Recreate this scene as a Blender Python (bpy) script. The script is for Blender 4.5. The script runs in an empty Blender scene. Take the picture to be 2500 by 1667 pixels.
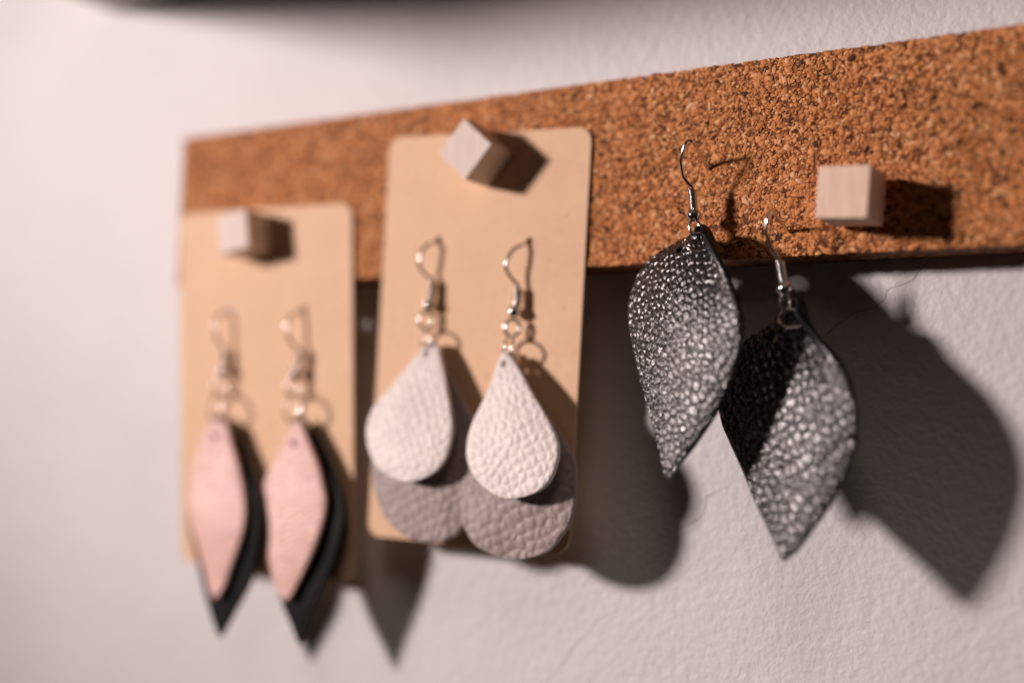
import bpy, bmesh, math, random
import numpy as np
from mathutils import Matrix, Vector

MM = 0.001
rng = np.random.default_rng(11)
random.seed(5)
SC = bpy.context.scene
COL = SC.collection

# ------------------------------------------------------------------ camera
# axes: X along the cork strip, Y into the wall, Z up; millimetres in the tables, metres in the scene
cam_d = bpy.data.cameras.new('camera')
cam = bpy.data.objects.new('camera', cam_d)
COL.objects.link(cam)
right = (0.86586, 0.499609, 0.026028)
down = (-0.014994, 0.077918, -0.996847)
fwd = (-0.500062, 0.86274, 0.074957)
loc = (0.234887, -0.228519, -0.075501)
cam.matrix_world = Matrix(((right[0], -down[0], -fwd[0], loc[0]),
                           (right[1], -down[1], -fwd[1], loc[1]),
                           (right[2], -down[2], -fwd[2], loc[2]),
                           (0, 0, 0, 1)))
cam_d.sensor_width = 36.0
cam_d.lens = 42.37
cam_d.clip_start = 0.005
cam_d.clip_end = 20.0
cam_d.dof.use_dof = True
cam_d.dof.focus_distance = 0.2385
cam_d.dof.aperture_fstop = 3.1
cam_d.dof.aperture_blades = 0
SC.camera = cam

# ------------------------------------------------------------------ world and lamp
world = bpy.data.worlds.new('World')
SC.world = world
world.use_nodes = True
bg = world.node_tree.nodes['Background']
bg.inputs[0].default_value = (1.0, 0.84, 0.80, 1)
bg.inputs[1].default_value = 0.010

lamp_d = bpy.data.lights.new('desk_lamp', 'SPOT')        # a shaded lamp: its beam fades away from the axis
lamp_d.shadow_soft_size = 0.066
lamp_d.spot_size = math.radians(35.5)
lamp_d.spot_blend = 1.0
lamp_d.energy = 60.0
lamp_d.color = (1.0, 0.83, 0.798)
lamp = bpy.data.objects.new('desk_lamp', lamp_d)
COL.objects.link(lamp)
lamp.location = (-0.680, -0.800, 0.178)
aim = Vector((0.105, 0.0, -0.005)) - lamp.location
lamp.rotation_euler = aim.to_track_quat('-Z', 'Y').to_euler()

# added fill spot from above to lift the shadows, far weaker than the lamp
fill_d = bpy.data.lights.new('fill_light', 'SPOT')
fill_d.shadow_soft_size = 0.16
fill_d.spot_size = math.radians(38)
fill_d.spot_blend = 1.0
fill_d.energy = 4.6
fill_d.color = (1.0, 0.80, 0.70)
fill = bpy.data.objects.new('fill_light', fill_d)
COL.objects.link(fill)
fill.location = (0.30, -0.52, 0.46)
fill.rotation_euler = (Vector((0.14, 0.0, -0.12)) - fill.location).to_track_quat('-Z', 'Y').to_euler()

SC.view_settings.view_transform = 'Standard'
SC.view_settings.look = 'None'
SC.view_settings.exposure = 0.0
SC.view_settings.gamma = 1.0
SC.view_settings.use_curve_mapping = False


# ------------------------------------------------------------------ helpers
def link(o, parent=None):
    COL.objects.link(o)
    if parent is not None:
        o.parent = parent
    return o


def tag(o, label, cat, group=None):
    o['label'] = label
    o['category'] = cat
    if group:
        o['group'] = group
    return o


def empty(name, loc_mm, label, cat, group=None):
    o = bpy.data.objects.new(name, None)
    o.empty_display_size = 0.005
    o.location = Vector(loc_mm) * MM
    link(o)
    tag(o, label, cat, group)
    return o


def mesh_obj(name, verts_mm, faces, mat, parent=None, origin=(0, 0, 0), smooth=False):
    """verts in world mm; stored relative to the parent's base (parents are never rotated or scaled)"""
    v = (np.asarray(verts_mm, float) - np.asarray(origin, float)) * MM
    me = bpy.data.meshes.new(name)
    if isinstance(faces, np.ndarray):
        n, k = faces.shape
        me.vertices.add(len(v))
        me.vertices.foreach_set('co', v.astype(np.float32).ravel())
        me.loops.add(n * k)
        me.loops.foreach_set('vertex_index', faces.astype(np.int32).ravel())
        me.polygons.add(n)
        me.polygons.foreach_set('loop_start', np.arange(0, n * k, k, dtype=np.int32))
        me.polygons.foreach_set('loop_total', np.full(n, k, dtype=np.int32))
        me.update(calc_edges=True)
        me.validate()
    else:
        me.from_pydata([tuple(p) for p in v], [], faces)
        me.update()
    if smooth:
        me.polygons.foreach_set('use_smooth', np.ones(len(me.polygons), dtype=bool))
    me.materials.append(mat)
    o = bpy.data.objects.new(name, me)
    link(o, parent)
    return o


def base_of(o):
    """world mm of an object's origin (sum of unrotated parents)"""
    p = Vector((0, 0, 0))
    while o is not None:
        p += o.location
        o = o.parent
    return np.array(p) / MM


def part(name, verts, faces, mat, parent, smooth=False):
    return mesh_obj(name, verts, faces, mat, parent, base_of(parent), smooth)


def spline(pts, n):
    """Catmull-Rom through the points, resampled to n points of equal spacing"""
    P = np.asarray(pts, float)
    Q = np.vstack([2 * P[0] - P[1], P, 2 * P[-1] - P[-2]])
    out = []
    for i in range(1, len(Q) - 2):
        for s in np.linspace(0, 1, 16, endpoint=False):
            a, b, c, d = Q[i - 1], Q[i], Q[i + 1], Q[i + 2]
            out.append(.5 * (2 * b + (c - a) * s + (2 * a - 5 * b + 4 * c - d) * s * s + (-a + 3 * b - 3 * c + d) * s ** 3))
    out.append(P[-1])
    out = np.array(out)
    L = np.r_[0, np.cumsum(np.linalg.norm(np.diff(out, axis=0), axis=1))]
    t = np.linspace(0, L[-1], n)
    return np.stack([np.interp(t, L, out[:, k]) for k in range(3)], 1)


def tube(P, r, seg=10, closed=False):
    P = np.asarray(P, float)
    n = len(P)
    if closed:
        T = np.roll(P, -1, 0) - np.roll(P, 1, 0)
    else:
        T = np.gradient(P, axis=0)
    T /= np.linalg.norm(T, axis=1)[:, None]
    ref = np.array([0.3, 0.9, 0.2])
    N = np.cross(T[0], ref)
    N /= np.linalg.norm(N)
    V = []
    for i in range(n):
        N = N - T[i] * np.dot(N, T[i])
        N /= np.linalg.norm(N)
        B = np.cross(T[i], N)
        for k in range(seg):
            a = 2 * math.pi * k / seg
            V.append(P[i] + r * (math.cos(a) * N + math.sin(a) * B))
    F = []
    m = n if closed else n - 1
    for i in range(m):
        j = (i + 1) % n
        for k in range(seg):
            k2 = (k + 1) % seg
            F.append((i * seg + k, i * seg + k2, j * seg + k2, j * seg + k))
    if not closed:
        F.append(tuple(range(seg))[::-1])
        F.append(tuple((n - 1) * seg + k for k in range(seg)))
    return V, F


def frame_of(d):
    d = np.asarray(d, float)
    d = d / np.linalg.norm(d)
    u = np.cross(d, (0.13, 0.2, 0.97) if abs(d[2]) < .9 else (1, 0, 0))
    u /= np.linalg.norm(u)
    return d, u, np.cross(d, u)


def ring_pts(c, normal, r, n=40, squash=1.0, long_axis=None, gap=0.0):
    d, u, w = frame_of(normal)
    if long_axis is not None:
        w = np.asarray(long_axis, float)
        w = w - d * np.dot(w, d)
        w /= np.linalg.norm(w)
        u = np.cross(w, d)
    a = np.linspace(gap, 2 * math.pi - gap, n, endpoint=gap > 0)
    return np.asarray(c, float) + r * (np.cos(a)[:, None] * u * squash + np.sin(a)[:, None] * w)


def lathe(c, axis, prof, seg=24):
    """prof: (distance along axis, radius)"""
    d, u, w = frame_of(axis)
    V, F = [], []
    for (h, r) in prof:
        for k in range(seg):
            a = 2 * math.pi * k / seg
            V.append(np.asarray(c, float) + d * h + r * (math.cos(a) * u + math.sin(a) * w))
    for i in range(len(prof) - 1):
        for k in range(seg):
            k2 = (k + 1) % seg
            F.append((i * seg + k, i * seg + k2, (i + 1) * seg + k2, (i + 1) * seg + k))
    F.append(tuple(range(seg))[::-1])
    F.append(tuple((len(prof) - 1) * seg + k for k in range(seg)))
    return V, F


def hash2(ix, iy, k):
    h = (ix.astype(np.int64) * 374761393 + iy.astype(np.int64) * 668265263 + k * 974634911) & 0xffffffff
    h = ((h ^ (h >> 13)) * 1274126177) & 0xffffffff
    h = (h ^ (h >> 16)) & 0xffffff
    return h / float(0xffffff)


def worley(x, y, seed=0, jitter=.85):
    """F1, F2 and the nearest cell's random, on unit cells"""
    ix, iy = np.floor(x), np.floor(y)
    f1 = np.full(x.shape, 9.0)
    f2 = np.full(x.shape, 9.0)
    rid = np.zeros(x.shape)
    for dx in (-2, -1, 0, 1, 2):
        for dy in (-2, -1, 0, 1, 2):
            cx, cy = ix + dx, iy + dy
            px = cx + .5 + jitter * (hash2(cx, cy, seed) - .5)
            py = cy + .5 + jitter * (hash2(cx, cy, seed + 1) - .5)
            d = np.hypot(x - px, y - py)
            r = hash2(cx, cy, seed + 2)
            near = d < f1
            f2 = np.where(near, f1, np.minimum(f2, d))
            rid = np.where(near, r, rid)
            f1 = np.where(near, d, f1)
    return f1, f2, rid


def vnoise(x, y, seed=0):
    ix, iy = np.floor(x), np.floor(y)
    fx, fy = x - ix, y - iy
    fx, fy = fx * fx * (3 - 2 * fx), fy * fy * (3 - 2 * fy)
    a, b = hash2(ix, iy, seed), hash2(ix + 1, iy, seed)
    c, d = hash2(ix, iy + 1, seed), hash2(ix + 1, iy + 1, seed)
    return (a + (b - a) * fx) * (1 - fy) + (c + (d - c) * fx) * fy


def sstep(a, b, x):
    t = np.clip((x - a) / (b - a), 0, 1)
    return t * t * (3 - 2 * t)


# ------------------------------------------------------------------ materials
def new_mat(name):
    m = bpy.data.materials.new(name)
    m.use_nodes = True
    nt = m.node_tree
    return m, nt, nt.nodes['Principled BSDF']


def N(nt, kind, **kw):
    n = nt.nodes.new(kind)
    for k, v in kw.items():
        if k.startswith('i_'):
            key = k[2:].replace('_', ' ')
            n.inputs[int(key) if key.isdigit() else key].default_value = v
        else:
            setattr(n, k, v)
    return n


def ramp(nt, fac, stops):
    r = nt.nodes.new('ShaderNodeValToRGB')
    el = r.color_ramp.elements
    while len(el) < len(stops):
        el.new(.5)
    for e, (p, c) in zip(el, stops):
        e.position = p
        e.color = (*c, 1) if len(c) == 3 else c
    nt.links.new(fac, r.inputs[0])
    return r


def coords(nt):
    return nt.nodes.new('ShaderNodeTexCoord').outputs['Object']


def noise(nt, co, scale, detail=3, rough=.55, dist=0.0):
    n = N(nt, 'ShaderNodeTexNoise', i_Scale=scale, i_Detail=detail, i_Roughness=rough, i_Distortion=dist)
    nt.links.new(co, n.inputs['Vector'])
    return n.outputs['Fac']


def bump(nt, height, strength, dist, normal=None):
    b = N(nt, 'ShaderNodeBump', i_Strength=strength, i_Distance=dist)
    nt.links.new(height, b.inputs['Height'])
    if normal is not None:
        nt.links.new(normal, b.inputs['Normal'])
    return b.outputs['Normal']


def math_n(nt, op, a, b):
    m = N(nt, 'ShaderNodeMath', operation=op)
    for i, v in enumerate((a, b)):
        if isinstance(v, (int, float)):
            m.inputs[i].default_value = v
        else:
            nt.links.new(v, m.inputs[i])
    return m.outputs[0]


def mat_wall():
    m, nt, p = new_mat('wall_paint')
    co = coords(nt)
    big = noise(nt, co, 35, 3, .5)
    c = ramp(nt, big, [(.3, (.735, .73, .735)), (.7, (.775, .77, .775))])
    nt.links.new(c.outputs[0], p.inputs['Base Color'])
    p.inputs['Roughness'].default_value = .55
    p.inputs['Specular IOR Level'].default_value = .35
    a = noise(nt, co, 620, 2, .5, .3)
    b = noise(nt, co, 240, 2, .5, .2)
    f = noise(nt, co, 1900, 2, .5)
    h = math_n(nt, 'ADD', math_n(nt, 'MULTIPLY', a, 1.0), math_n(nt, 'MULTIPLY', b, .9))
    h = math_n(nt, 'ADD', h, math_n(nt, 'MULTIPLY', f, .10))
    nt.links.new(bump(nt, h, .68, .00034), p.inputs['Normal'])
    return m


def mat_plain(name, col, rough=.5, spec=.5, metal=0.0, bump_scale=None, bump_h=.0001, var=.08):
    m, nt, p = new_mat(name)
    co = coords(nt)
    n = noise(nt, co, bump_scale or 200, 3)
    c = ramp(nt, n, [(.3, tuple(v * (1 - var) for v in col)), (.7, tuple(min(1, v * (1 + var)) for v in col))])
    nt.links.new(c.outputs[0], p.inputs['Base Color'])
    p.inputs['Roughness'].default_value = rough
    p.inputs['Specular IOR Level'].default_value = spec
    p.inputs['Metallic'].default_value = metal
    if bump_scale:
        nt.links.new(bump(nt, n, .6, bump_h), p.inputs['Normal'])
    return m


def mat_cork(name, per_chip):
    m, nt, p = new_mat(name)
    co = coords(nt)
    browns = [(0.0, (.050, .016, .006)), (.05, (.17, .055, .018)), (.07, (.46, .155, .045)), (.26, (.64, .245, .078)),
              (.66, (.72, .300, .104)), (.88, (.80, .38, .155)), (1.0, (.90, .53, .28))]
    if per_chip:
        isl = nt.nodes.new('ShaderNodeNewGeometry').outputs['Random Per Island']
        oi = nt.nodes.new('ShaderNodeObjectInfo').outputs['Random']
        seed = math_n(nt, 'FRACT', math_n(nt, 'ADD', isl, oi), 0)
        n1 = noise(nt, co, 1500, 3, .6)
        fac = math_n(nt, 'ADD', seed, math_n(nt, 'MULTIPLY', math_n(nt, 'SUBTRACT', n1, .5), .22))
        fac = math_n(nt, 'ADD', fac, math_n(nt, 'MULTIPLY', math_n(nt, 'SUBTRACT', noise(nt, co, 130, 2), .5), .35))
        c = ramp(nt, fac, browns)
        fine = noise(nt, co, 5200, 2, .6)
        mx = N(nt, 'ShaderNodeMix', data_type='RGBA', blend_type='MULTIPLY', i_0=.55)
        cr = ramp(nt, fine, [(.30, (.60, .50, .44)), (.52, (1, 1, 1))])
        nt.links.new(c.outputs[0], mx.inputs[6])
        nt.links.new(cr.outputs[0], mx.inputs[7])
        nt.links.new(mx.outputs[2], p.inputs['Base Color'])
        h = math_n(nt, 'ADD', n1, math_n(nt, 'MULTIPLY', fine, .35))
        nt.links.new(bump(nt, h, .6, .00002), p.inputs['Normal'])
    else:
        v = N(nt, 'ShaderNodeTexVoronoi', i_Scale=900)
        nt.links.new(co, v.inputs['Vector'])
        sep = nt.nodes.new('ShaderNodeSeparateColor')
        nt.links.new(v.outputs['Color'], sep.inputs[0])
        c = ramp(nt, sep.outputs[0], [(0, (.06, .020, .008)), (.5, (.22, .075, .024)), (1, (.42, .155, .05))])
        nt.links.new(c.outputs[0], p.inputs['Base Color'])
        nt.links.new(bump(nt, v.outputs['Distance'], .6, .0001), p.inputs['Normal'])
    p.inputs['Roughness'].default_value = .72
    p.inputs['Specular IOR Level'].default_value = .3
    return m


def mat_kraft():
    m, nt, p = new_mat('kraft_card')
    co = coords(nt)
    a = noise(nt, co, 90, 4, .6)
    f = noise(nt, co, 900, 4, .65, .8)
    mix = math_n(nt, 'ADD', math_n(nt, 'MULTIPLY', a, .45), math_n(nt, 'MULTIPLY', f, .55))
    c = ramp(nt, mix, [(.28, (.78, .505, .305)), (.72, (.90, .625, .405))])
    sp = noise(nt, co, 700, 1, .5)
    mx = N(nt, 'ShaderNodeMix', data_type='RGBA', blend_type='MULTIPLY', i_0=1.0)
    cr = ramp(nt, sp, [(.20, (.66, .55, .45)), (.27, (1, 1, 1))])
    nt.links.new(c.outputs[0], mx.inputs[6])
    nt.links.new(cr.outputs[0], mx.inputs[7])
    nt.links.new(mx.outputs[2], p.inputs['Base Color'])
    p.inputs['Roughness'].default_value = .6
    p.inputs['Specular IOR Level'].default_value = .3
    nt.links.new(bump(nt, f, .35, .00006), p.inputs['Normal'])
    return m


def mat_wood(name, tint):
    m, nt, p = new_mat(name)
    co = coords(nt)
    mp = N(nt, 'ShaderNodeMapping')
    mp.inputs['Rotation'].default_value = (.4, .5, .35)
    mp.inputs['Scale'].default_value = (1, 1, .08)
    nt.links.new(co, mp.inputs[0])
    g = noise(nt, mp.outputs[0], 900, 4, .6, .6)
    fine = noise(nt, mp.outputs[0], 4000, 2, .5)
    s = math_n(nt, 'ADD', math_n(nt, 'MULTIPLY', g, .75), math_n(nt, 'MULTIPLY', fine, .25))
    c = ramp(nt, s, [(.3, tuple(v * c_ for v, c_ in zip(tint, (.80, .74, .68)))), (.6, tint), (.8, tuple(min(.95, v * 1.05) for v in tint))])
    nt.links.new(c.outputs[0], p.inputs['Base Color'])
    p.inputs['Roughness'].default_value = .55
    p.inputs['Specular IOR Level'].default_value = .3
    nt.links.new(bump(nt, s, .4, .00006), p.inputs['Normal'])
    return m


def mat_leather(name, col, rough, spec, cell, crease_dark, wrinkle, coat=0.0):
    m, nt, p = new_mat(name)
    co = coords(nt)
    n = noise(nt, co, 260, 3)
    c = ramp(nt, n, [(.3, tuple(v * .93 for v in col)), (.7, tuple(min(.95, v * 1.05) for v in col))])
    nt.links.new(c.outputs[0], p.inputs['Base Color'])
    rr = ramp(nt, noise(nt, co, 1500, 2), [(.3, (rough * .8,) * 3), (.7, (min(1, rough * 1.25),) * 3)])
    nt.links.new(rr.outputs[0], p.inputs['Roughness'])
    p.inputs['Specular IOR Level'].default_value = spec
    if name.startswith('black_pebbled'):
        p.inputs['IOR'].default_value = 1.60           # pigment-finished, pearly surface
    p.inputs['Coat Weight'].default_value = coat
    p.inputs['Coat Roughness'].default_value = rough * .8
    v = N(nt, 'ShaderNodeTexVoronoi', i_Scale=cell, feature='DISTANCE_TO_EDGE')
    wn = N(nt, 'ShaderNodeTexNoise', i_Scale=cell * .8, i_Detail=2)
    nt.links.new(co, wn.inputs['Vector'])
    vm = N(nt, 'ShaderNodeVectorMath', operation='MULTIPLY_ADD')
    nt.links.new(wn.outputs['Color'], vm.inputs[0])
    vm.inputs[1].default_value = (.0006, .0006, .0006)
    nt.links.new(co, vm.inputs[2])
    nt.links.new(vm.outputs[0], v.inputs['Vector'])
    e = ramp(nt, v.outputs['Distance'], [(0, (0, 0, 0)), (.22, (1, 1, 1))])
    h = math_n(nt, 'ADD', math_n(nt, 'MULTIPLY', e.outputs[0], .6), math_n(nt, 'MULTIPLY', noise(nt, co, 5200, 2), .6))
    nt.links.new(bump(nt, h, .9, wrinkle), p.inputs['Normal'])
    return m


def mat_metal(name, rough):
    m, nt, p = new_mat(name)
    co = coords(nt)
    c = ramp(nt, noise(nt, co, 900, 2), [(.3, (.72, .69, .67)), (.7, (.80, .78, .76))])
    nt.links.new(c.outputs[0], p.inputs['Base Color'])
    p.inputs['Metallic'].default_value = 1.0
    p.inputs['Roughness'].default_value = rough
    return m


M_WALL = mat_wall()
M_CRACK = mat_plain('crack_shadow_grey', (.16, .13, .115), .9, .2)
M_SHELF = mat_plain('shelf_grey_paint', (.55, .54, .50), .5, .4, bump_scale=120, bump_h=.0001)
M_CHIP = mat_cork('cork_chip', True)
M_CORE = mat_cork('cork_core', False)
M_RIM = mat_plain('cork_bark_brown', (.32, .105, .030), .8, .2, bump_scale=1500, bump_h=.00002, var=.5)
M_KRAFT = mat_kraft()
M_WOOD_PALE = mat_wood('birch_pale', (.86, .755, .675))
M_WOOD_WARM = mat_wood('birch_warm', (.92, .70, .555))
M_METAL = mat_metal('silver_plated_wire', .19)
M_BEAD = mat_metal('silver_plated_bead', .11)
M_NEEDLE = mat_plain('steel_needle', (.5, .48, .46), .25, .5, 1.0)
M_BLACK = mat_leather('black_pebbled_leather', (.010, .010, .0105), .245, 1.0, 3200, .5, .000020, coat=0.0)
M_CREAM = mat_leather('cream_pebbled_leather', (.85, .79, .75), .45, .45, 1500, .5, .00004)
M_GREY = mat_leather('taupe_grey_leather', (.35, .285, .272), .45, .45, 1400, .5, .00005)
M_PINK = mat_leather('blush_pink_leather', (.79, .475, .41), .34, .8, 1700, .5, .00004)
M_MATT = mat_leather('black_smooth_leather', (.005, .0055, .0075), .5, .12, 1800, .5, .00003)

# ------------------------------------------------------------------ wall, its cracks, the shelf above
TW = 11.0
wall = mesh_obj('wall', [(-500, TW, -420), (620, TW, -420), (620, TW, 320), (-500, TW, 320),
                         (-500, TW + 60, -420), (620, TW + 60, -420), (620, TW + 60, 320), (-500, TW + 60, 320)],
                [(0, 1, 2, 3), (7, 6, 5, 4), (4, 5, 1, 0), (3, 2, 6, 7), (0, 3, 7, 4), (1, 5, 6, 2)], M_WALL)
wall['kind'] = 'structure'

CRACKS = [
    ([(189.8, -35), (189, -38.7), (188.3, -40.7), (186.9, -42.2), (185.9, -43.7), (183.9, -44.9), (181.4, -45.5), (180.5, -46.1),
      (180.2, -47.8), (178.9, -48.8), (176.9, -49.7), (174.6, -50.0), (171.3, -52.2), (168.5, -54.5), (165, -56), (162, -58.6)], .13),
    ([(149.5, -85.1), (146, -86.7), (143.9, -87.9), (143.7, -90), (142.6, -92.2), (140.1, -93.7), (138.6, -94.3), (134.7, -96.2)], .10),
    ([(124.9, -109.9), (124.5, -112.5), (119.2, -115.6), (117.2, -118.4), (113, -123), (109.3, -128.3), (105, -131.9), (101, -138)], .12)]
for pts, w in CRACKS:
    P = []
    for (a, b) in zip(pts[:-1], pts[1:]):
        k = max(2, int(math.dist(a, b) / .5))
        for s in range(k):
            f = s / k
            P.append((a[0] + (b[0] - a[0]) * f + random.gauss(0, .07), a[1] + (b[1] - a[1]) * f + random.gauss(0, .07)))
    P.append(pts[-1])
    P = np.array(P)
    T = np.gradient(P, axis=0)
    T /= np.linalg.norm(T, axis=1)[:, None]
    Nn = np.stack([-T[:, 1], T[:, 0]], 1)
    n = len(P)
    wd = w * (.45 + .55 * rng.random(n)) * np.minimum(1, np.minimum(np.arange(n) + 1, n - np.arange(n)) / 10)
    V = []
    for i in range(n):
        for s in (-1, 1):
            V.append((P[i, 0] + s * .5 * wd[i] * Nn[i, 0], TW - .012, P[i, 1] + s * .5 * wd[i] * Nn[i, 1]))
    F = [(2 * i, 2 * i + 1, 2 * i + 3, 2 * i + 2) for i in range(n - 1)]
    part('crack', V, F, M_CRACK, wall)

# shelf: a board standing well out from the wall, seen from below
SX0, SX1 = -43.0, 330.0
prof = [(TW - .0, 44.8), (-119, 43.8), (-120, 44.8), (-120, 61), (-119, 62), (TW, 62)]
V = [(SX0, y, z) for y, z in prof] + [(SX1, y, z) for y, z in prof]
k = len(prof)
F = [tuple(range(k)), tuple(range(2 * k - 1, k - 1, -1))] + [(i, k + i, k + (i + 1) % k, (i + 1) % k) for i in range(k)]
shelf = mesh_obj('wall_shelf', V, F, M_SHELF, None)
tag(shelf, 'dark underside of a wall shelf at the top left, above the cork strip', 'shelf')

# ------------------------------------------------------------------ cork strip
SL, SH = 262.0, 40.0
jx = lambda: rng.normal(0, .12)
V, F = [], []
nb = 120
for i in range(nb + 1):
    x = SL * i / nb
    V += [(x, .17, -.12 + jx()), (x, TW - .02, -.1), (x, TW - .02, -SH + .1), (x, .17, -SH + .12 + jx() * .5)]
for i in range(nb):
    a = 4 * i
    for s in range(4):
        F.append((a + s, a + (s + 1) % 4, a + 4 + (s + 1) % 4, a + 4 + s))
F += [(3, 2, 1, 0), (4 * nb, 4 * nb + 1, 4 * nb + 2, 4 * nb + 3)]
strip = mesh_obj('cork_strip', V, F, M_CORE, None)
tag(strip, 'long brown cork strip of pressed granules fixed across the white wall', 'pin board')

NR = 7


def chips(cx, cz, size, depth, aspect, ang, seed):
    r_ = np.random.default_rng(seed)
    n = len(cx)
    th = np.linspace(0, 2 * math.pi, NR, endpoint=False)[None, :] + r_.uniform(-.3, .3, (n, NR))
    rad = size[:, None] * r_.uniform(.60, 1.2, (n, NR))
    lx, lz = rad * np.cos(th) * aspect[:, None], rad * np.sin(th) / aspect[:, None]
    ca, sa = np.cos(ang)[:, None], np.sin(ang)[:, None]
    X, Z = lx * ca - lz * sa, lx * sa + lz * ca
    tx, tz = r_.normal(0, .013, n)[:, None], r_.normal(0, .013, n)[:, None]
    top = np.stack([cx[:, None] + X * .90, depth[:, None] + tx * X + tz * Z + r_.normal(0, .004, (n, NR)), cz[:, None] + Z * .90], 2)
    mid = np.stack([cx[:, None] + X, np.broadcast_to(depth[:, None] + .07, (n, NR)), cz[:, None] + Z], 2)
    V = np.concatenate([top, mid], 1)
    V[..., 0] = np.clip(V[..., 0], -.02 + r_.uniform(-.10, .10, V[..., 0].shape), SL)
    V[..., 2] = np.clip(V[..., 2], -SH + r_.uniform(-.05, .05, V[..., 2].shape), .05 + r_.uniform(-.14, .10, V[..., 2].shape))
    return V                                            # n, 2*NR, 3


def chip_faces(n):
    """triangles of n chips: cut top, dark bark rim, sides"""
    b = (np.arange(n) * 2 * NR)[:, None, None]
    quad = np.array([[i, (i + 1) % NR, NR + (i + 1) % NR, NR + i] for i in range(NR)])[None]
    S = (b + quad).reshape(-1, 4)
    topt = np.array([[0, i + 1, i] for i in range(1, NR - 1)])[None]
    Tt = (b + topt).reshape(-1, 3)
    return np.concatenate([Tt, S[:, [0, 1, 2]], S[:, [0, 2, 3]]], 0), len(Tt)


def add_rim(o, ntop):
    o.data.materials.append(M_RIM)
    mi = np.ones(len(o.data.polygons), dtype=np.int32)
    mi[:ntop] = 0
    o.data.polygons.foreach_set('material_index', mi)


def chip_set(n, smin, smax, seed, dlo, dhi):
    r_ = np.random.default_rng(seed)
    cx, cz = r_.uniform(0, SL, n), r_.uniform(-SH, 0, n)
    size = smin + (smax - smin) * r_.random(n) ** 2.2
    return cx, cz, size, r_.uniform(dlo, dhi, n), r_.uniform(1.0, 1.55, n), r_.normal(.15, .75, n)


sets = [chip_set(28000, .32, .72, 1, .070, .115), chip_set(22000, .16, .38, 2, .020, .085), chip_set(10500, .30, .95, 3, .0, .045)]
cx, cz, size, dep, asp, ang = [np.concatenate(a) for a in zip(*sets)]
# voids: no chip reaches over these, the dark core shows at their bottom
nvd = 1500
vx, vz = rng.uniform(0, SL, nvd), rng.uniform(-SH, 0, nvd)
vr = .10 + .30 * rng.random(nvd) ** 2.5
PUNCH = [(82.9, -32.1), (106.7, -33.8)]                # behind the punched holes of the card
vx = np.r_[vx, [p[0] for p in PUNCH]]
vz = np.r_[vz, [p[1] for p in PUNCH]]
vr = np.r_[vr, [1.3, 1.3]]
alive = np.ones(len(cx), bool)
for a_, b_, r_v in zip(vx, vz, vr):
    alive &= (cx - a_) ** 2 + (cz - b_) ** 2 > (r_v + size * .72) ** 2
cx, cz, size, dep, asp, ang = [a[alive] for a in (cx, cz, size, dep, asp, ang)]
# the 300 largest chips near the in-focus stretch are parts of their own, the rest one mass
score = size * np.where((cx > 112) & (cx < 206) & (dep < .045), 1, 0)
big = np.argsort(-score)[:300]
rest = np.setdiff1d(np.arange(len(cx)), big)
VV = chips(cx[rest], cz[rest], size[rest], dep[rest], asp[rest], ang[rest], 21)
cf, nt_ = chip_faces(len(rest))
g = part('cork_granules', VV.reshape(-1, 3), cf, M_CHIP, strip)
add_rim(g, nt_)
g['kind'] = 'stuff'
VB = chips(cx[big], cz[big], size[big], dep[big], asp[big], ang[big], 22)
cf, nt_ = chip_faces(1)
for i in range(len(big)):
    add_rim(part('cork_chip', VB[i], cf, M_CHIP, strip), nt_)


# ------------------------------------------------------------------ kraft cards with punched holes
def card(corners, radii, holes, y, label):
    """corners TL, TR, BR, BL in (x, z); rounded; holes (x, z, r)"""
    bm = bmesh.new()
    out = []
    C4 = [np.array(c, float) for c in corners]
    for i in range(4):
        p, a, b = C4[i], C4[i - 1], C4[(i + 1) % 4]
        r = radii[i]
        ua, ub = (a - p) / np.linalg.norm(a - p), (b - p) / np.linalg.norm(b - p)
        for s in np.linspace(0, 1, 9):
            t = s * math.pi / 2
            q = p + ua * r * (1 - math.sin(t)) + ub * r * (1 - math.cos(t))
            out.append(q)
    TH = .42
    loops = [out]
    for hx, hz, hr in holes:
        loops.append([np.array((hx + hr * math.cos(a), hz + hr * math.sin(a))) for a in np.linspace(0, 2 * math.pi, 20, endpoint=False)])
    edges = []
    for lp in loops:
        vs = [bm.verts.new((q[0], y, q[1])) for q in lp]
        edges += [bm.edges.new((vs[i], vs[(i + 1) % len(vs)])) for i in range(len(vs))]
    bmesh.ops.triangle_fill(bm, edges=edges, use_beauty=True, use_dissolve=False)
    ext = bmesh.ops.extrude_face_region(bm, geom=bm.faces[:])
    for e in ext['geom']:
        if isinstance(e, bmesh.types.BMVert):
            e.co.y += TH
    bmesh.ops.recalc_face_normals(bm, faces=bm.faces[:])
    ctr = np.mean(C4, 0)
    base = np.array((ctr[0], y + TH, ctr[1]))
    for v in bm.verts:
        # cards bow very slightly off the board below the strip
        v.co.y += -.0 * v.co.z
        v.co = (Vector(v.co) - Vector(base)) * MM
    me = bpy.data.meshes.new('earring_card')
    bm.to_mesh(me)
    bm.free()
    me.materials.append(M_KRAFT)
    o = bpy.data.objects.new('earring_card', me)
    o.location = Vector(base) * MM
    link(o)
    tag(o, label, 'card', 'kraft earring cards pinned to the cork strip')
    return o


CY = -.62
card([(.7, -20.6), (57.3, -21.6), (62.0, -111.2), (7.0, -110.6)], (3, 3.2, 3.5, 3.5),
     [(19.6, -46.1, .95), (43.8, -46.9, .95)], CY, 'tan kraft card holding the pink and black earrings, at the left end of the strip')
card([(68.0, -6.9), (121.2, -9.9), (117.9, -101.0), (65.5, -100.2)], (3, 3.2, 4, 3.2),
     [(82.7, -32.1, .92), (106.5, -33.8, .92)], CY, 'tan kraft card holding the cream and grey teardrop earrings')


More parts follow.
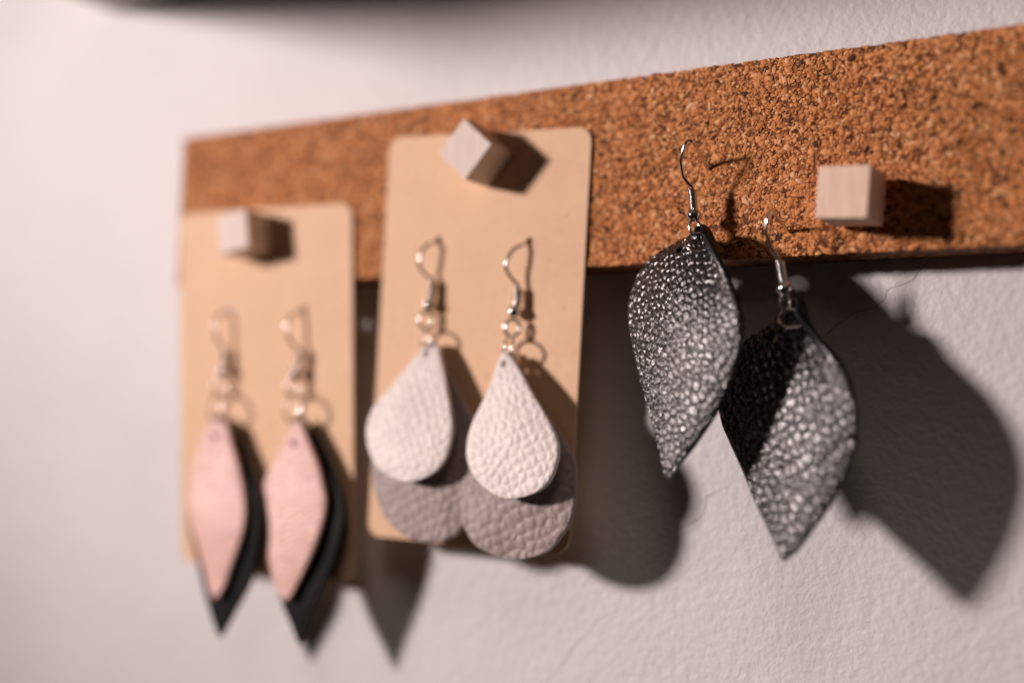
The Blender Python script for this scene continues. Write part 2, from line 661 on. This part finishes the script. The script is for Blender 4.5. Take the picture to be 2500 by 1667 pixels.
# ------------------------------------------------------------------ wooden cube pins
def push_pin(center, yfront, size, rot, mat, label, dep=9.8, tilt=(0, 0)):
    cx_, cz_ = center
    o = empty('push_pin', (cx_, yfront + dep, cz_), label, 'push pin', 'wooden cube push pins in the cork strip')
    bm = bmesh.new()
    bmesh.ops.create_cube(bm, size=1.0)
    for v in bm.verts:
        v.co = Vector((v.co.x * size, v.co.y * dep, v.co.z * size))
    bmesh.ops.bevel(bm, geom=bm.edges[:], offset=.28, segments=2, affect='EDGES', profile=.6)
    R = Matrix.Rotation(tilt[0], 4, 'X') @ Matrix.Rotation(tilt[1], 4, 'Z') @ Matrix.Rotation(rot, 4, 'Y')
    for v in bm.verts:
        v.co = (R @ v.co + Vector((0, -dep / 2, 0))) * MM
    me = bpy.data.meshes.new('wooden_cube')
    bm.to_mesh(me)
    bm.free()
    me.materials.append(mat)
    c = bpy.data.objects.new('wooden_cube', me)
    link(c, o)
    b = base_of(o)
    V, F = lathe(b + np.array((0, -1, 0)), (0, 1, 0), [(0, .42), (8.0, .42), (10.5, .05)], 10)
    part('needle', V, F, M_NEEDLE, o)
    return o


push_pin((27.6, -28.2), CY - 8.7, 9.7, math.radians(-9), M_WOOD_PALE,
         'pale wooden cube pin at the top of the card with pink earrings', 8.6)
push_pin((95.2, -14.3), CY - 9.7, 9.7, math.radians(41.5), M_WOOD_PALE,
         'pale wooden cube pin turned to a diamond on the card with teardrop earrings', 9.6)
push_pin((178.1, -30.4), -11.6, 9.7, math.radians(4), M_WOOD_WARM,
         'pale wooden cube pin stuck straight into bare cork at the right', 9.7, (0, math.radians(-4)))


# ------------------------------------------------------------------ hooks
def hook_set(parent, wire, coil_a, coil_b, bead, bead_r, loop_c, loop_n, loop_r, squash, wr, turns, coil_r):
    wire, coil_a, coil_b, bead = [np.asarray(a, float) for a in (wire, coil_a, coil_b, bead)]
    lc = np.asarray(loop_c, float)
    V, F = [], []

    def add(vf):
        o = len(V)
        V.extend(vf[0])
        F.extend(tuple(i + o for i in f) for f in vf[1])
    path = np.vstack([wire, coil_a[None], coil_b[None], bead[None]])
    add(tube(spline(path, 110), wr, 10))
    lp = ring_pts(lc, loop_n, loop_r, 36, squash, bead - lc)
    add(tube(lp, wr * .95, 10, True))
    h = part('hook', V, F, M_METAL, parent, True)
    d, u, w = frame_of(coil_b - coil_a)
    L = np.linalg.norm(coil_b - coil_a)
    t = np.linspace(0, 1, turns * 14)
    a = t * turns * 2 * math.pi
    hel = coil_a + d * (t * L)[:, None] + coil_r * (np.cos(a)[:, None] * u + np.sin(a)[:, None] * w)
    V, F = tube(hel, L / turns * .5, 8)
    part('coil', V, F, M_METAL, h, True)
    ax = coil_b - bead + 1e-6
    ax = (coil_b - coil_a)
    pr = [(bead_r * math.sin(f) * .92, max(.25, bead_r * math.cos(f))) for f in np.linspace(-1.35, 1.35, 18)]
    V, F = lathe(bead, ax, pr, 28)
    part('bead', V, F, M_BEAD, h, True)
    return h


def jump_ring(parent, c, nrm, r, wr, long_axis=None, squash=1.0):
    V, F = tube(ring_pts(c, nrm, r, 48, squash, long_axis, .03), wr, 10)
    return part('jump_ring', V, F, M_METAL, parent, True)


# ------------------------------------------------------------------ leather pieces
def leather(name, left, right, parent, mat, thick=1.1, step=.16, grain=None, bulge=0.0, bias=0.0, holes=(), edge_r=.45,
            rim=None, wave=0.0, seed=0, sub=.07, dome=.24, jit=.68, fold=None, edge_mat=None):
    """sheet lofted between its left and right outline (world mm); grain = (cell mm, height mm, crease width)"""
    L = spline(left, 400)
    Rr = spline(right, 400)
    ln = np.linalg.norm(np.diff(L, axis=0), axis=1).sum()
    wid = np.linalg.norm(L - Rr, axis=1).max()
    nv, nu = int(ln / step) + 2, int(wid / step) + 2
    # rows: denser where the outline closes
    s = np.linspace(0, 1, nv)
    s = s - .035 * np.sin(2 * math.pi * s) / (2 * math.pi) * 2
    idx = s * 399
    Lr = np.stack([np.interp(idx, np.arange(400), L[:, k]) for k in range(3)], 1)
    Rw = np.stack([np.interp(idx, np.arange(400), Rr[:, k]) for k in range(3)], 1)
    u = np.linspace(-1, 1, nu)
    f = (u + 1) / 2
    P = Lr[:, None] * (1 - f)[None, :, None] + Rw[:, None] * f[None, :, None]
    w = np.linalg.norm(Rw - Lr, axis=1)
    vv = s[:, None]
    uu = u[None, :]
    prof_ = (1 - uu ** 2) * (w / wid)[:, None]
    P[..., 1] -= bulge * prof_ * (1 + bias * uu)
    if wave:
        P[..., 1] += wave * (vnoise(P[..., 0] * .09 + 3.1, P[..., 2] * .07 + seed, 40 + seed) - .5)
    if rim is not None:                                  # left lobe drops back near the top
        P[..., 1] += rim[0] * sstep(rim[1], 0, vv) * sstep(.1, -1, uu)
    if fold is not None:                                 # right margin folds towards the viewer
        u0, depth, vend, back = fold
        sgn = np.clip((uu - u0) / (1 - u0), 0, 1)
        amp = depth * (1 - sstep(0, vend, vv)) * sstep(-.01, .10, vv) * np.minimum(1, w / 4.0)[:, None]
        P[..., 1] -= amp * sgn ** 1.6
        P[..., 0] -= amp * back * sgn ** 2.4
    du = np.gradient(P, axis=1)
    dv = np.gradient(P, axis=0)
    nr = np.cross(du, dv)
    nl = np.linalg.norm(nr, axis=2, keepdims=True)
    nr = np.where(nl > 1e-9, nr / np.maximum(nl, 1e-9), np.array([0, -1, 0]))
    flip = nr[nv // 2, nu // 3, 1] > 0
    if flip:
        nr = -nr
    bad = (w < .5)[:, None, None]
    nr = np.where(bad, nr[nv // 2, nu // 2][None, None], nr)
    # distance from the border
    d_edge = (1 - np.abs(uu)) * .5 * w[:, None]
    arc = s * ln
    d_end = np.minimum(arc, ln - arc)[:, None] + .0 * uu
    d_edge = np.minimum(d_edge, d_end + .15)
    h = np.zeros(P.shape[:2])
    if grain is not None:
        cell, gh, cw = grain
        # arc length across keeps cells on the folded margin from stretching
        sx = np.cumsum(np.linalg.norm(np.diff(P, axis=1, prepend=P[:, :1]), axis=2), axis=1) + P[:, :1, 0]
        sy = P[..., 2]
        ca, sa = math.cos(.5), math.sin(.5)
        gx, gy = (sx * ca + sy * sa) / cell, (-sx * sa + sy * ca) / (cell * 1.12)
        gx = gx + .35 * (vnoise(gx * 1.3, gy * 1.3, 7) - .5)
        gy = gy + .35 * (vnoise(gx * 1.3 + 9, gy * 1.3, 8) - .5)
        f1, f2, rid = worley(gx, gy, 17 + seed, jit)
        e = f2 - f1
        h = gh * (sstep(0, cw, e) * (.80 + .20 * rid) + dome * np.clip(1 - (f1 / .75) ** 2, 0, 1))
        g1, g2, r2 = worley(gx * 2.6 + 5, gy * 2.6, 90 + seed)
        h = h + gh * sub * sstep(0, .30, g2 - g1)
        h = h + gh * .25 * (vnoise(gx * .45, gy * .45, 60 + seed) - .5)
    er = np.clip(d_edge / edge_r, 0, 1)
    drop = edge_r * .75 * (1 - np.sqrt(np.clip(1 - (1 - er) ** 2, 0, 1)))
    front = P + nr * (h * sstep(0, .8, d_edge) - drop)[..., None]
    back = P - nr * thick
    keep = np.ones((nv - 1, nu - 1), bool)
    ctr = .25 * (P[:-1, :-1] + P[1:, :-1] + P[:-1, 1:] + P[1:, 1:])
    for (hx, hz, hr) in holes:
        keep &= ((ctr[..., 0] - hx) ** 2 + (ctr[..., 2] - hz) ** 2) > hr * hr
    ids = np.arange(nv * nu).reshape(nv, nu)
    a, b, c, d = ids[:-1, :-1], ids[:-1, 1:], ids[1:, 1:], ids[1:, :-1]
    Q = np.stack([a, b, c, d], -1)
    Qk = Q[keep]
    FF, off = Qk, nv * nu
    BB = Qk[:, ::-1] + off
    walls = []
    kp = np.pad(keep, 1)
    km = kp[1:-1, 1:-1]
    for (shift, e0, e1) in ((kp[:-2, 1:-1], a, b), (kp[2:, 1:-1], c, d), (kp[1:-1, :-2], d, a), (kp[1:-1, 2:], b, c)):
        sel = km & ~shift
        walls.append(np.stack([e1[sel], e0[sel], e0[sel] + off, e1[sel] + off], -1))
    faces = np.concatenate([FF, BB] + walls, 0)
    if flip:
        faces = faces[:, ::-1]
    V = np.concatenate([front.reshape(-1, 3), back.reshape(-1, 3)], 0)
    o = part(name, V, faces, mat, parent, True)
    if edge_mat is not None:                             # raw back and cut edge
        o.data.materials.append(edge_mat)
        mi = np.ones(len(faces), dtype=np.int32)
        mi[:len(FF)] = 0
        o.data.polygons.foreach_set('material_index', mi)
    return o


LAMP = np.array((-680., -800., 178.))
CAMP = np.array((234.9, -228.5, -75.5))


def facing(c, a, b):
    """normal facing a and edge-on to b"""
    da, db = a - c, b - c
    da, db = da / np.linalg.norm(da), db / np.linalg.norm(db)
    n = da - db * np.dot(da, db)
    return n / np.linalg.norm(n)


def unit(v):
    return np.asarray(v, float) / np.linalg.norm(v)


# ---- black leaf earrings hooked straight into the cork
G_LEAF = 'black folded leaf earrings hooked in the cork'
HOOK_BL = [(148.1, 2.2, -22.6), (147.4, 0.0, -21.3), (147.3, -3.0, -19.5), (147.4, -6.3, -18.3), (147.3, -8.2, -17.6), (146.8, -9.0, -17.4),
           (146.3, -9.4, -17.9), (145.7, -9.3, -19.4), (145.1, -8.8, -21.0), (145.0, -8.2, -22.1), (145.0, -7.5, -23.4), (145.1, -7.0, -24.2),
           (145.6, -6.4, -25.1), (146.1, -6.0, -25.7)]
e = empty('earring', (146.6, -5.2, -31.4), 'black folded leaf leather earring hanging in front, its hook in bare cork', 'earring', G_LEAF)
hook_set(e, HOOK_BL, (146.3, -5.7, -26.3), (146.6, -5.3, -30.4), (146.6, -5.2, -31.5), 1.48,
         (146.85, -5.5, -33.9), unit((.35, -.9, .1)), 1.55, .62, .36, 12, .72)
jump_ring(e, (148.9, -8.5, -37.6), unit((.25, -.78, .57)), 2.5, .25)
BL_L = [(146.3, -5.6, -35.1), (143.5, -5.2, -35.8), (140.8, -4.8, -36.8), (136.8, -4.4, -38.8), (133.7, -4.2, -41.9), (132.3, -4.4, -45.4), (132.0, -5.0, -48.7), (132.5, -5.8, -52.0), (134.4, -7.6, -56.9), (137.4, -10.4, -64.0), (140.8, -12.8, -71.4), (142.7, -14.2, -75.6), (144.4, -15.4, -80.2), (145.5, -16.0, -82.9), (146.5, -16.2, -83.9)]
BL_R = [(147.4, -5.4, -35.1), (149.9, -5.6, -35.0), (152.7, -7.0, -37.5), (155.6, -10.2, -42.1), (158.2, -13.0, -46.6), (160.0, -15.0, -50.7), (160.9, -16.3, -54.9), (160.7, -16.9, -59.3), (159.5, -17.1, -64.3), (156.6, -17.0, -70.4), (152.1, -16.8, -77.1), (148.4, -16.4, -81.7), (147.1, -16.2, -83.7)]
leather('leaf_leather', BL_L, BL_R, e, M_BLACK, 1.2, .15, (1.5, .24, .38), 2.2, .25, [(144.4, -38.6, .75)], .5, sub=.22, dome=.12, jit=.82,
        rim=(2.4, .55), seed=1, fold=(.62, 5.0, .58, .42), edge_mat=M_MATT)

HOOK_BR = [(164.6, 2.2, -36.2), (164.2, 0.0, -35.1), (164.0, -2.8, -34.2), (163.8, -6.0, -33.2), (163.7, -8.5, -32.7), (163.4, -9.6, -33.1),
           (163.2, -10.0, -34.1), (162.9, -9.8, -36.2), (163.1, -9.3, -37.6), (163.3, -8.8, -38.6), (163.7, -8.1, -40.0), (164.3, -7.5, -40.9)]
e = empty('earring', (165.7, -7.0, -47.0), 'black folded leaf leather earring hanging lower, partly shaded by the other black leaf', 'earring', G_LEAF)
hook_set(e, HOOK_BR, (164.8, -7.2, -41.9), (165.5, -7.0, -46.0), (165.7, -7.0, -47.1), 1.42,
         (166.0, -7.2, -49.6), unit((.6, -.75, .1)), 1.6, .6, .36, 12, .72)
jump_ring(e, (167.4, -8.0, -53.0), unit((.25, -.78, .57)), 2.3, .25)
BR_L = [(165.8, -7.4, -51.0), (163.6, -6.2, -52.7), (160.2, -4.8, -54.2), (156.7, -3.6, -56.0), (153.7, -2.8, -59.1), (151.8, -2.4, -63.5), (150.9, -2.4, -68.3), (151.9, -2.9, -72.7), (154.0, -4.0, -76.5), (157.5, -6.2, -82.0), (160.6, -8.8, -87.1), (164.1, -11.4, -91.8), (166.3, -13.2, -95.1), (167.8, -14.2, -97.1)]
BR_R = [(166.9, -6.6, -50.3), (169.2, -5.2, -50.1), (170.6, -5.4, -53.2), (173.1, -6.4, -56.4), (176.4, -8.2, -60.3), (179.2, -10.1, -64.3), (180.6, -11.3, -68.7), (181.0, -12.0, -72.7), (180.8, -12.4, -75.8), (179.4, -12.8, -80.6), (176.8, -13.4, -86.2), (173.4, -14.0, -91.5), (170.8, -14.3, -95.3), (168.6, -14.3, -97.3)]
leather('leaf_leather', BR_L, BR_R, e, M_BLACK, 1.2, .15, (1.8, .31, .40), 2.2, .25, [(163.2, -56.2, 1.1)], .5, sub=.20, dome=.12, jit=.80,
        rim=(2.6, .42), seed=4, fold=(.62, 5.0, .58, .42), edge_mat=M_MATT)

# ---- cream and grey teardrops on the second card
G_DROP = 'cream and grey teardrop earrings on the kraft card'
HOOK_GR = [(107.0, 1.3, -33.9), (106.0, -0.6, -34.2), (105.5, -2.2, -34.7), (104.5, -3.6, -35.6), (103.7, -4.4, -36.8), (103.2, -4.8, -38.2),
           (102.8, -4.8, -39.6), (103.2, -4.4, -40.9), (103.9, -3.6, -42.2), (104.8, -2.8, -43.4)]
HOOK_GL = [(83.3, 1.3, -32.2), (82.3, -0.6, -32.6), (82.3, -2.0, -33.0), (81.6, -3.4, -33.4), (80.8, -4.3, -34.4), (80.3, -4.7, -35.9),
           (80.0, -4.7, -37.6), (80.1, -4.3, -38.9), (80.8, -3.5, -40.1), (81.8, -2.8, -41.0)]
W1_L = [(83.6, -4.3, -55.4), (81.3, -4.9, -58.0), (77.9, -5.9, -62.2), (74.6, -7.1, -66.6), (71.9, -7.9, -69.7), (70.7, -8.8, -72.8), (70.5, -9.5, -76.2), (71.7, -10.2, -80.0), (74.2, -10.8, -83.4), (77.5, -11.1, -85.5), (81.1, -11.3, -86.6), (84.1, -11.4, -86.8)]
W1_R = [(84.0, -4.2, -55.3), (85.9, -4.4, -56.5), (88.0, -5.6, -60.9), (90.1, -7.0, -66.1), (92.0, -8.3, -70.9), (93.3, -9.3, -75.0), (93.3, -9.9, -78.4), (92.6, -10.5, -81.7), (90.9, -10.9, -84.1), (87.9, -11.2, -85.9), (84.7, -11.4, -86.8)]
W2_L = [(103.4, -5.2, -58.1), (102.2, -6.1, -61.3), (101.1, -7.2, -65.8), (99.8, -8.2, -69.4), (98.5, -9.1, -72.8), (97.7, -9.8, -76.2), (97.7, -10.4, -79.6), (98.6, -10.9, -82.5), (100.8, -11.4, -85.4), (103.8, -11.8, -87.5), (106.6, -12.0, -88.8), (109.2, -12.1, -89.1)]
W2_R = [(103.9, -5.2, -58.0), (105.3, -5.3, -58.9), (108.7, -6.4, -62.7), (112.5, -7.6, -67.4), (116.3, -8.8, -71.9), (119.0, -9.7, -75.7), (120.0, -10.2, -78.6), (119.9, -10.8, -81.7), (118.7, -11.3, -85.0), (116.2, -11.8, -87.4), (113.0, -12.0, -88.7), (109.8, -12.1, -89.1)]
G2_R = [(104.2, -2.9, -58.0), (107.5, -3.6, -63.0), (112.3, -4.4, -69.9), (116.1, -4.9, -73.9), (119.8, -5.5, -78.7), (121.3, -5.8, -81.1),
        (121.9, -6.2, -84.3), (122.0, -6.8, -89.1), (121.3, -7.3, -93.2), (119.3, -7.8, -96.8), (116.3, -8.1, -99.9), (112.4, -8.3, -101.4),
        (109.6, -8.4, -101.85)]
G2_L = [(103.4, -2.9, -58.2), (101.6, -3.6, -63.5), (98.9, -4.6, -70.5), (96.6, -5.3, -76.5), (94.9, -5.9, -81.5), (94.0, -6.5, -86.5),
        (94.2, -7.0, -90.5), (95.4, -7.5, -94.6), (97.0, -7.8, -97.0), (98.8, -8.0, -99.1), (101.7, -8.2, -100.6), (105.3, -8.4, -101.6),
        (108.8, -8.4, -101.85)]
G1_L = [(83.2, -2.7, -55.8), (80.4, -3.3, -61.0), (76.6, -4.1, -67.5), (72.7, -4.8, -73.5), (70.2, -5.4, -78.0), (69.4, -5.9, -82.2),
        (70.4, -6.4, -86.4), (72.0, -6.9, -90.2), (74.7, -7.4, -94.2), (78.1, -7.8, -97.1), (81.7, -8.0, -98.9), (85.0, -8.1, -99.7)]
G1_R = [(84.0, -2.7, -55.8), (87.6, -3.3, -61.4), (90.0, -3.7, -64.2), (92.5, -4.2, -68.4), (95.4, -4.7, -72.5), (97.3, -5.0, -76.0),
        (98.6, -5.4, -80.0), (98.9, -5.9, -84.5), (98.4, -6.4, -88.5), (97.0, -6.9, -92.5), (95.3, -7.3, -96.4), (92.8, -7.7, -98.6), (89.5, -7.9, -99.5),
        (85.8, -8.1, -99.75)]


def nearer(*pts):
    return [(x, y * .88 if y < 0 else y, z) for x, y, z in pts]


def drop_earring(hook, ca, cb, bead, loop, ring, WL, WR, GL, GR, hole_w, hole_g, label, seed):
    e = empty('earring', bead, label, 'earring', G_DROP)
    hook = nearer(*hook)
    ca, cb, bead, loop = nearer(ca, cb, bead, loop)
    hook_set(e, hook, ca, cb, bead, 1.55, loop, unit((.45, -.88, 0)), 1.85, .88, .40, 10, .80)
    ring = np.asarray(ring, float)
    jump_ring(e, ring, unit(facing(ring, LAMP, CAMP) + .38 * unit(CAMP - ring)), 2.45, .33)
    leather('grey_leather', GL, GR, e, M_GREY, 1.0, .19, (2.2, .20, .8), .5, 0, [hole_g], .4, wave=1.2, seed=seed)
    leather('cream_leather', WL, WR, e, M_CREAM, 1.1, .17, (1.9, .17, .85), .6, 0, [hole_w], .4, wave=.9, seed=seed + 2)
    return e


drop_earring(HOOK_GL, (82.5, -2.4, -41.7), (82.2, -2.7, -46.1), (81.9, -2.8, -47.3), (81.8, -3.6, -50.8), (82.6, -4.0, -55.0),
             W1_L, W1_R, G1_L, G1_R, (83.4, -58.6, .75), (83.6, -58.8, .8),
             'cream over grey teardrop earring sticking out past the left edge of its card', 10)
drop_earring(HOOK_GR, (105.1, -2.5, -44.2), (104.8, -2.9, -48.2), (104.4, -3.1, -49.4), (104.5, -4.0, -53.0), (104.0, -4.3, -57.3),
             W2_L, W2_R, G2_L, G2_R, (104.2, -61.0, .75), (104.4, -61.4, .8),
             'cream over grey teardrop earring, right one of the pair on the middle card', 20)

# ---- pink and black leaves on the first card
G_PINK = 'pink over black leaf earrings on the kraft card'
HOOK_P2 = [(44.0, 1.3, -46.9), (43.3, -0.6, -47.2), (43.0, -2.0, -47.5), (42.4, -3.4, -48.5), (42.0, -4.3, -49.8), (41.8, -4.8, -51.8),
           (42.2, -4.5, -54.0), (43.1, -3.8, -55.5), (44.2, -3.1, -56.6)]
HOOK_P1 = [(20.0, 1.3, -46.4), (19.2, -0.6, -46.8), (19.3, -2.0, -46.9), (18.9, -3.4, -47.7), (18.5, -4.3, -49.2), (18.4, -4.8, -51.3),
           (18.8, -4.5, -53.6), (19.3, -3.8, -55.0), (19.8, -3.1, -55.9)]
P1_L = [(20.0, -5.3, -73.9), (17.8, -5.5, -77.1), (16.2, -5.9, -81.9), (14.8, -6.3, -87.4), (14.4, -6.6, -92.4), (14.7, -6.9, -96.0),
        (16.1, -7.2, -100.4), (18.7, -7.5, -105.6), (21.6, -7.9, -111.5), (24.0, -8.3, -116.1), (26.0, -8.4, -117.6)]
P1_R = [(21.3, -5.3, -73.8), (24.6, -5.4, -75.3), (26.9, -5.7, -79.8), (30.1, -6.2, -85.9), (32.4, -6.5, -91.5), (33.6, -6.9, -96.7),
        (33.3, -7.2, -100.7), (31.9, -7.5, -105.5), (30.1, -7.8, -110.0), (28.3, -8.2, -114.9), (26.4, -8.4, -117.6)]
P2_L = [(45.9, -5.3, -74.0), (45.0, -5.4, -75.8), (43.2, -5.7, -79.8), (41.4, -6.0, -83.7), (39.2, -6.3, -87.3), (38.6, -6.4, -89.9),
        (40.0, -6.7, -94.2), (41.4, -7.1, -98.9), (41.8, -7.3, -102.7), (41.8, -7.6, -106.1), (42.9, -7.8, -109.4), (44.9, -8.1, -113.3),
        (47.6, -8.2, -116.0)]
P2_R = [(46.6, -5.3, -73.9), (48.3, -5.4, -74.4), (50.9, -5.6, -78.7), (54.2, -6.0, -83.7), (56.3, -6.3, -88.3), (57.6, -6.6, -92.0),
        (57.6, -6.8, -95.8), (56.5, -7.2, -100.5), (54.4, -7.6, -106.0), (51.7, -7.9, -111.2), (49.4, -8.2, -115.2), (48.0, -8.3, -116.0)]
K1_L = [(19.6, -3.8, -73.5), (15.8, -4.1, -79.1), (13.5, -4.4, -86.1), (12.2, -4.8, -94.4), (12.9, -5.1, -100.7), (16.2, -5.5, -107.7),
        (19.5, -5.9, -115.4), (22.6, -6.2, -121.8), (25.6, -6.4, -126.8)]
K1_R = [(21.3, -3.8, -73.4), (26.8, -4.0, -78.0), (31.0, -4.3, -84.6), (35.0, -4.7, -91.1), (36.6, -4.9, -96.7), (36.7, -5.2, -102.8), (34.7, -5.7, -112.9), (30.8, -6.1, -119.7), (26.3, -6.4, -126.8)]
K2_L = [(46.2, -3.8, -73.5), (42.4, -4.1, -79.8), (39.6, -4.4, -86.4), (38.5, -4.8, -93.1), (39.1, -5.2, -101.7), (41.3, -5.6, -110.2),
        (44.8, -6.0, -117.1), (48.1, -6.2, -121.8), (50.6, -6.4, -125.8)]
K2_R = [(47.6, -3.8, -73.4), (52.2, -4.0, -78.2), (56.5, -4.3, -84.5), (60.2, -4.6, -90.8), (61.5, -4.9, -96.2), (61.0, -5.2, -101.2), (58.5, -5.5, -108.9), (54.4, -6.0, -117.5), (51.2, -6.4, -125.8)]


def pink_earring(hook, ca, cb, bead, loop, ring, PL, PR, KL, KR, hole, label, seed):
    e = empty('earring', bead, label, 'earring', G_PINK)
    hook = nearer(*hook)
    ca, cb, bead, loop = nearer(ca, cb, bead, loop)
    hook_set(e, hook, ca, cb, bead, 1.55, loop, unit((.45, -.88, 0)), 1.95, .88, .40, 10, .80)
    ring = np.asarray(ring, float)
    jump_ring(e, ring, unit((-.35, -.9, .2)), 3.5, .36)
    leather('black_leather', KL, KR, e, M_MATT, 1.0, .22, (.9, .03, .3), .4, 0, [hole], .35, wave=.8, seed=seed)
    leather('pink_leather', PL, PR, e, M_PINK, 1.0, .20, (1.2, .14, .5), .5, 0, [hole], .35, wave=.7, seed=seed + 2)
    return e


pink_earring(HOOK_P1, (20.2, -2.7, -56.7), (20.3, -2.9, -60.8), (20.5, -3.1, -62.0), (20.1, -3.8, -65.7), (20.6, -4.6, -71.0),
             P1_L, P1_R, K1_L, K1_R, (21.6, -78.6, .85),
             'pink over black leaf earring at the left edge of the leftmost kraft card', 30)
pink_earring(HOOK_P2, (45.1, -2.7, -57.3), (44.4, -3.1, -61.4), (44.0, -3.3, -62.6), (44.1, -4.0, -66.0), (45.2, -4.6, -71.0),
             P2_L, P2_R, K2_L, K2_R, (46.6, -79.4, .85),
             'pink leaf over black leaf earring nearest the middle card, its black tip hanging below', 40)
